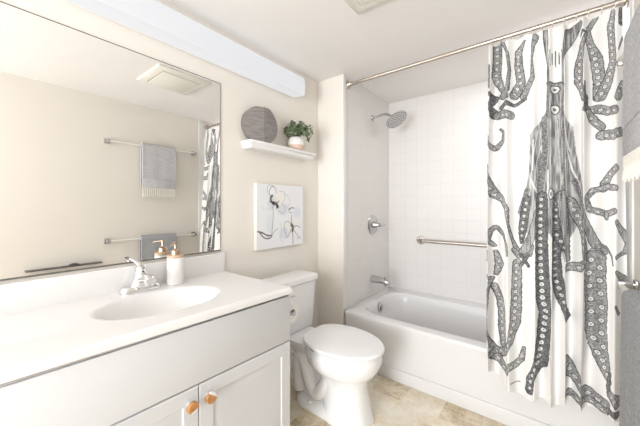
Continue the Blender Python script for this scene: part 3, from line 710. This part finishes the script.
for cu, cv, r1, r2, c_, k in ((.42,.25,.17,.16,(.90,.88,.80),.8), (.30,.30,.12,.14,(.66,.68,.74),.6), (.52,.40,.16,.12,(.62,.65,.74),.5), (.70,.68,.16,.16,(.88,.86,.78),.6), (.55,.78,.14,.12,(.62,.65,.76),.5),
                             (.15,.15,.12,.1,(.76,.78,.84),.3), (.85,.45,.12,.12,(.68,.70,.78),.45), (.25,.62,.1,.2,(.70,.73,.82),.4)): blob(cu, cv, r1, r2, c_, k)
dk, gr = (.03, .028, .028), (.26, .25, .26)
line([(.30,.21),(.25,.17),(.24,.12),(.29,.04),(.36,.06),(.38,.14)], .003, .002, gr); line([(.36,.06),(.30,.0+.02),(.22,.03),(.20,.14)], .002, .002, gr, .7)
line([(.30,.18),(.27,.21),(.28,.27),(.33,.30)], .010, .012, dk, .85); line([(.33,.30),(.38,.31),(.42,.36)], .018, .010, dk, .9); line([(.36,.30),(.40,.29),(.44,.26)], .009, .003, (.18,.16,.15), .9); line([(.40,.33),(.39,.38)], .010, .004, dk, .9); line([(.33,.29),(.27,.27),(.24,.28)], .005, .002, dk, .8)
line([(.44,.10),(.54,.12),(.57,.22),(.50,.30)], .002, .002, gr, .6); line([(.50,.30),(.58,.38),(.52,.46),(.44,.42)], .002, .003, gr, .6); line([(.56,.14),(.66,.2),(.68,.3),(.6,.36)], .002, .002, gr, .5)
line([(.31,.34),(.32,.5),(.30,.68),(.29,.80)], .003, .003, (.25,.24,.24), .85)
line([(.0+.02,.72),(.10,.74),(.20,.79),(.29,.80),(.24,.84),(.14,.82),(.06,.74)], .006, .005, dk, .85); line([(.06,.74),(.14,.76),(.24,.82)], .003, .003, dk, .6); line([(.29,.80),(.34,.74),(.42,.70)], .003, .002, gr, .8)
line([(.66,.40),(.72,.37),(.78,.38)], .009, .003, (.2,.19,.19), .8); line([(.66,.43),(.70,.46),(.74,.45)], .004, .002, gr, .8); line([(.72,.50),(.71,.58),(.73,.66)], .004, .007, (.28,.26,.26), .75)
line([(.72,.66),(.75,.70),(.74,.76)], .016, .012, dk, .9); line([(.74,.74),(.75,.86),(.75,.98)], .005, .003, (.2,.19,.19), .85); line([(.75,.70),(.85,.68),(.93,.72)], .005, .002, gr, .85); line([(.72,.72),(.64,.84),(.58,.86)], .004, .002, gr, .85); line([(.73,.66),(.64,.60),(.56,.62),(.56,.74),(.62,.84)], .003, .002, gr, .8)
line([(.76,.74),(.86,.84),(.92,.88)], .004, .002, gr, .7); line([(.46,.60),(.50,.72),(.46,.86),(.54,.92)], .002, .002, gr, .4); line([(.08,.36),(.2,.40),(.3,.36)], .002, .002, gr, .3); line([(.85,.88),(.9,.9),(.94,.89)], .005, .003, gr, .5)
colr = np.concatenate([base, np.ones(U.shape + (1,))], -1)
grid_mesh('canvas_print', AY * 0 + .0305, AY, AZ, 'art', ca, colr)

# ------------------------------------------------------------------ toilet
toi = thing('toilet', 'white two-piece toilet with closed lid between vanity and tub', 'toilet', (-1.135, 1.41, 0))
TXc = -1.15
def egg(cx, af, ab, b_, z, n=40, pw=1.0):
    out = []
    for k in range(n):
        a = 2 * PI * k / n; c, s_ = math.cos(a), math.sin(a)
        x = cx + (af if c > 0 else ab) * (abs(c) ** pw) * (1 if c > 0 else -1)
        y = b_ * (abs(s_) ** pw) * (1 if s_ > 0 else -1)
        out.append((x, y, z))
    return out
# local coordinates: x from the thing's base at x=-1.15
bm = B()
loft(bm, [egg(.235, .145, .15, .122, .0, pw=.8), egg(.235, .145, .15, .122, .012, pw=.8), egg(.235, .135, .15, .113, .03, pw=.8), egg(.23, .125, .15, .104, .12, pw=.85), egg(.225, .122, .16, .102, .19, pw=.9),
          egg(.215, .145, .18, .112, .24), egg(.19, .195, .20, .142, .266), egg(.175, .235, .205, .165, .297), egg(.17, .258, .20, .176, .33), egg(.17, .265, .21, .180, .36), egg(.17, .265, .215, .180, .388), egg(.17, .258, .21, .172, .394)])
# rear body, deck under the tank and the floor foot
def rb(x0, x1, b_, z, r=.03): return [(x, y, z) for x, y in rrect(x0, x1, -b_, b_, r, 5)]
loft(bm, [rb(-.115, .24, .112, 0, .09), rb(-.115, .24, .112, .022, .09), rb(-.105, .23, .098, .045, .085), rb(-.085, .2, .066, .06, .06), rb(-.075, .2, .055, .12, .05), rb(-.09, .18, .056, .22, .05), rb(-.13, .15, .075, .29, .05), rb(-.22, .12, .10, .335, .05), rb(-.28, .08, .115, .36, .05), rb(-.285, .06, .115, .378, .05)])
# trapway bulges on both sides
for sgn in (-1, 1):
    P = smoothpath([(.15, sgn * .055, .22), (.10, sgn * .062, .13), (.05, sgn * .062, .095), (-.0, sgn * .058, .15), (-.045, sgn * .058, .26), (-.085, sgn * .055, .27), (-.10, sgn * .05, .17), (-.09, sgn * .045, .06)], 6)
    tube(bm, P, .042, 16)
obj('bowl', bm, 'porcelain', toi)
bm = B(); loft(bm, [egg(.17, .262, .12, .180, .395, pw=.95), egg(.17, .266, .125, .184, .398, pw=.95), egg(.17, .266, .125, .184, .406, pw=.95), egg(.17, .26, .12, .178, .409, pw=.95)]); obj('seat', bm, 'plastic', toi)
def lidring(f, z):
    out = []
    n = 56
    for k in range(n):
        a = 2 * PI * k / n; c, s_ = math.cos(a), math.sin(a)
        if c > 0: x, y = .17 + .278 * c, .190 * s_
        else:     # sides draw in gently to a straight back edge with rounded corners
            x = .17 - .20 * abs(c) ** .42; y = (.190 - .060 * ((.17 - x) / .20) ** 1.6) * abs(s_) ** .42 * (1 if s_ > 0 else -1)
        out.append(((.16 + (x - .16) * f), y * f, z))
    return out
bm = B(); loft(bm, [lidring(.985, .4125), lidring(1, .415), lidring(1, .423), lidring(.985, .429), lidring(.9, .432), lidring(.5, .435), lidring(.1, .436)]); obj('seat_lid', bm, 'plastic', toi)
for sgn in (-1, 1):
    bm = B(); lathe(bm, (-.022, sgn * .075 - .02, .405), (0, 1, 0), [(0, .010), (.002, .012), (.038, .012), (.04, .010)], 16); obj('hinge', bm, 'plastic', toi)
    bm = B(); lathe(bm, (.03, sgn * .094, .036), (0, sgn * .3, 1), [(0, .014), (.012, .013), (.018, .008), (.02, 0)], 16); obj('bolt_cap', bm, 'plastic', toi)
tb = lambda x0, x1, b_, z, r=.03: [(x, y, z) for x, y in rrect(x0, x1, -b_, b_, r, 6)]
bm = B(); loft(bm, [tb(-.30, -.155, .158, .380, .035), tb(-.305, -.148, .166, .390, .035), tb(-.31, -.142, .172, .54, .035), tb(-.31, -.138, .180, .695, .035)]); obj('tank', bm, 'porcelain', toi)
bm = B(); loft(bm, [tb(-.315, -.134, .193, .693, .035), tb(-.32, -.124, .196, .700, .036), tb(-.32, -.124, .196, .722, .036), tb(-.316, -.13, .191, .732, .034), tb(-.30, -.15, .17, .736, .03)]); obj('tank_lid', bm, 'porcelain', toi)
bm = B(); lathe(bm, (-.14, -.135, .645), (1, 0, 0), [(0, .013), (.012, .012), (.014, .008)], 14); tube(bm, [(-.122, -.135, .645), (-.116, -.11, .643), (-.116, -.07, .638)], [.006, .006, .005], 10); obj('flush_lever', bm, 'chrome', toi)

# ------------------------------------------------------------------ paper roll on the side of the vanity
hd = thing('paper_holder', 'small metal paper holder fixed to the vanity side facing the toilet', 'paper holder', (-1.05, .972, .672))
for x in (-.062, .062):
    bm = B(); box(bm, x - .004, x + .004, .001, .085, -.012, .012, .002); lathe(bm, (x, 0, 0), (0, 1, 0), [(0.0005, .022), (.006, .02), (.008, .01)], 18)
    obj('holder_arm', bm, 'chrome2', hd)
bm = B(); tube(bm, [(-.066, .078, 0), (.068, .078, 0)], .009, 14); obj('roller', bm, 'chrome2', hd)
pr_ = thing('toilet_paper_roll', 'white toilet paper roll hanging at the end of the vanity', 'toilet paper', (-1.05, 1.05, .672))
bm = B(); loft(bm, [[(x, r * math.cos(2 * PI * k / 36), r * math.sin(2 * PI * k / 36)) for k in range(36)] for x, r in ((-.054, .02), (-.054, .046), (-.052, .048), (.052, .048), (.054, .046), (.054, .02), (-.054, .02))], cap=False)
obj('paper', bm, 'paper', pr_)

# ------------------------------------------------------------------ towel bars and towels on the right wall
def towel_bar(z, label):
    t = thing('towel_bar', label, 'towel bar', (XR, 1.335, z), 'towel bars on the right wall')
    bm = B(); tube(bm, [(-.050, -.42, 0), (-.050, .42, 0)], .0095, 14); obj('bar', bm, 'whiteplastic', t)
    for s_ in (-1, 1):
        bm = B(); box(bm, -.012, -.0005, s_ * .425 - .024, s_ * .425 + .024, -.026, .026, .004); box(bm, -.062, -.010, s_ * .425 - .014, s_ * .425 + .014, -.016, .016, .005)
        o = obj('bracket', bm, 'chrome2', t); o['label'] = 'chrome bracket'
towel_bar(1.822, 'upper white towel bar with chrome brackets, seen in the mirror')
towel_bar(.872, 'lower white towel bar with chrome brackets, just above the mirror bottom edge')
def towel(z, y0, y1, zf, zb, thick, mats, label, name='towel'):
    t = thing('hanging_towel', label, 'towel', (XR - .050, (y0 + y1) / 2, z), 'grey towels on the right wall')
    w2 = (y1 - y0) / 2; ro = .0115
    def sheet(th, za, zb_, mat, nm, front=True, back=True):
        bm = B(); prof = []
        # centre line: up the front, over the bar, down the back
        cl = []
        if front:
            for k in range(10): cl.append((-(ro + th / 2) - .006 * (1 - k / 9), (za - z) + (0 - (za - z)) * k / 9, -1, 0))
        if back:
            for k in range(1, 9): a = PI - PI * k / 9; cl.append(((ro + th / 2) * math.cos(a), (ro + th / 2) * math.sin(a), math.cos(a), math.sin(a)))
            for k in range(8): cl.append(((ro + th / 2), -(z - zb_) * k / 7, 1, 0))
        ring_o = [(x + nx_ * th / 2, zz + nz_ * th / 2) for x, zz, nx_, nz_ in cl]; ring_i = [(x - nx_ * th / 2, zz - nz_ * th / 2) for x, zz, nx_, nz_ in cl]
        poly = ring_o + ring_i[::-1]
        rings = []
        for i in range(13):
            yy = -w2 + 2 * w2 * i / 12; wob = .0015 * math.sin(i * 1.3); e = .0015 if i in (0, 12) else 0
            rings.append([(x + wob * (1 if zz < -.02 else 0), yy, zz) for x, zz in poly])
        loft(bm, rings); return obj(nm, bm, mat, t)
    return t, sheet, w2, ro
t, sheet, w2, ro = towel(1.822, 1.19, 1.52, 1.345, 1.42, .011, None, 'grey woven towel with cream knotted fringe on the upper towel bar')
sheet(.016, 1.49, 1.42, 'towel', 'towel_body')
def band(t, za, zb_, mat, nm, x):
    bm = B(); box(bm, x - .0055, x + .0055, -w2, w2, za - 1.822, zb_ - 1.822, .002); return obj(nm, bm, mat, t)
o = band(t, 1.39, 1.491, 'towel_band', 'woven_band', -(ro + .008) - .006); o['label'] = 'paler woven band'
bm = B(); nt = 17
for i in range(nt):
    yy = -w2 + .010 + (2 * w2 - .02) * i / (nt - 1); xf = -(ro + .014)
    for d in (-.007, .007):
        tube(bm, [(xf, yy + d, 1.394 - 1.822), (xf - .002, yy + d * .4, 1.372 - 1.822), (xf, yy, 1.360 - 1.822)], .0032, 6)
    lathe(bm, (xf, yy, 1.358 - 1.822), (0, 0, -1), [(-.006, .002), (0, .006), (.006, .005), (.010, .003)], 8)
    for q in range(5):
        a = 2 * PI * q / 5; tube(bm, [(xf, yy, 1.35 - 1.822), (xf + .004 * math.cos(a), yy + .005 * math.sin(a), 1.325 - 1.822), (xf + .006 * math.cos(a), yy + .007 * math.sin(a), 1.298 + .006 * math.sin(i * 2.1) - 1.822)], .0028, 5)
o = obj('knotted_fringe', bm, 'fringe', t); o['label'] = 'cream knotted fringe'
t2, sheet2, w2, ro = towel(.872, 1.18, 1.53, .30, .45, .02, None, 'thick plain grey towel folded over the lower towel bar')
sheet2(.022, .26, .40, 'towel_dark', 'towel_body')

# dark ledge low on the right wall, seen just above the mirror's lower edge
bm = B(); box(bm, -.07, -.0005, -.25, .25, -.007, .0, .001)
lg = obj('wall_ledge', bm, 'black'); lg.location = (XR, .61, .688); tag(lg, 'slim dark ledge on the right wall, seen at the mirror bottom left', 'shelf')
bm = B(); lathe(bm, (0, 0, 0.0), (0, 0, 1), [(0, .03), (.003, .036), (.008, .037), (.014, .027), (.018, .012), (.020, 0)], 28); dsh = obj('trinket_dish', bm, 'black'); dsh.location = (XR - .045, .66, .6885); tag(dsh, 'low dark domed dish on the slim dark wall ledge', 'dish')
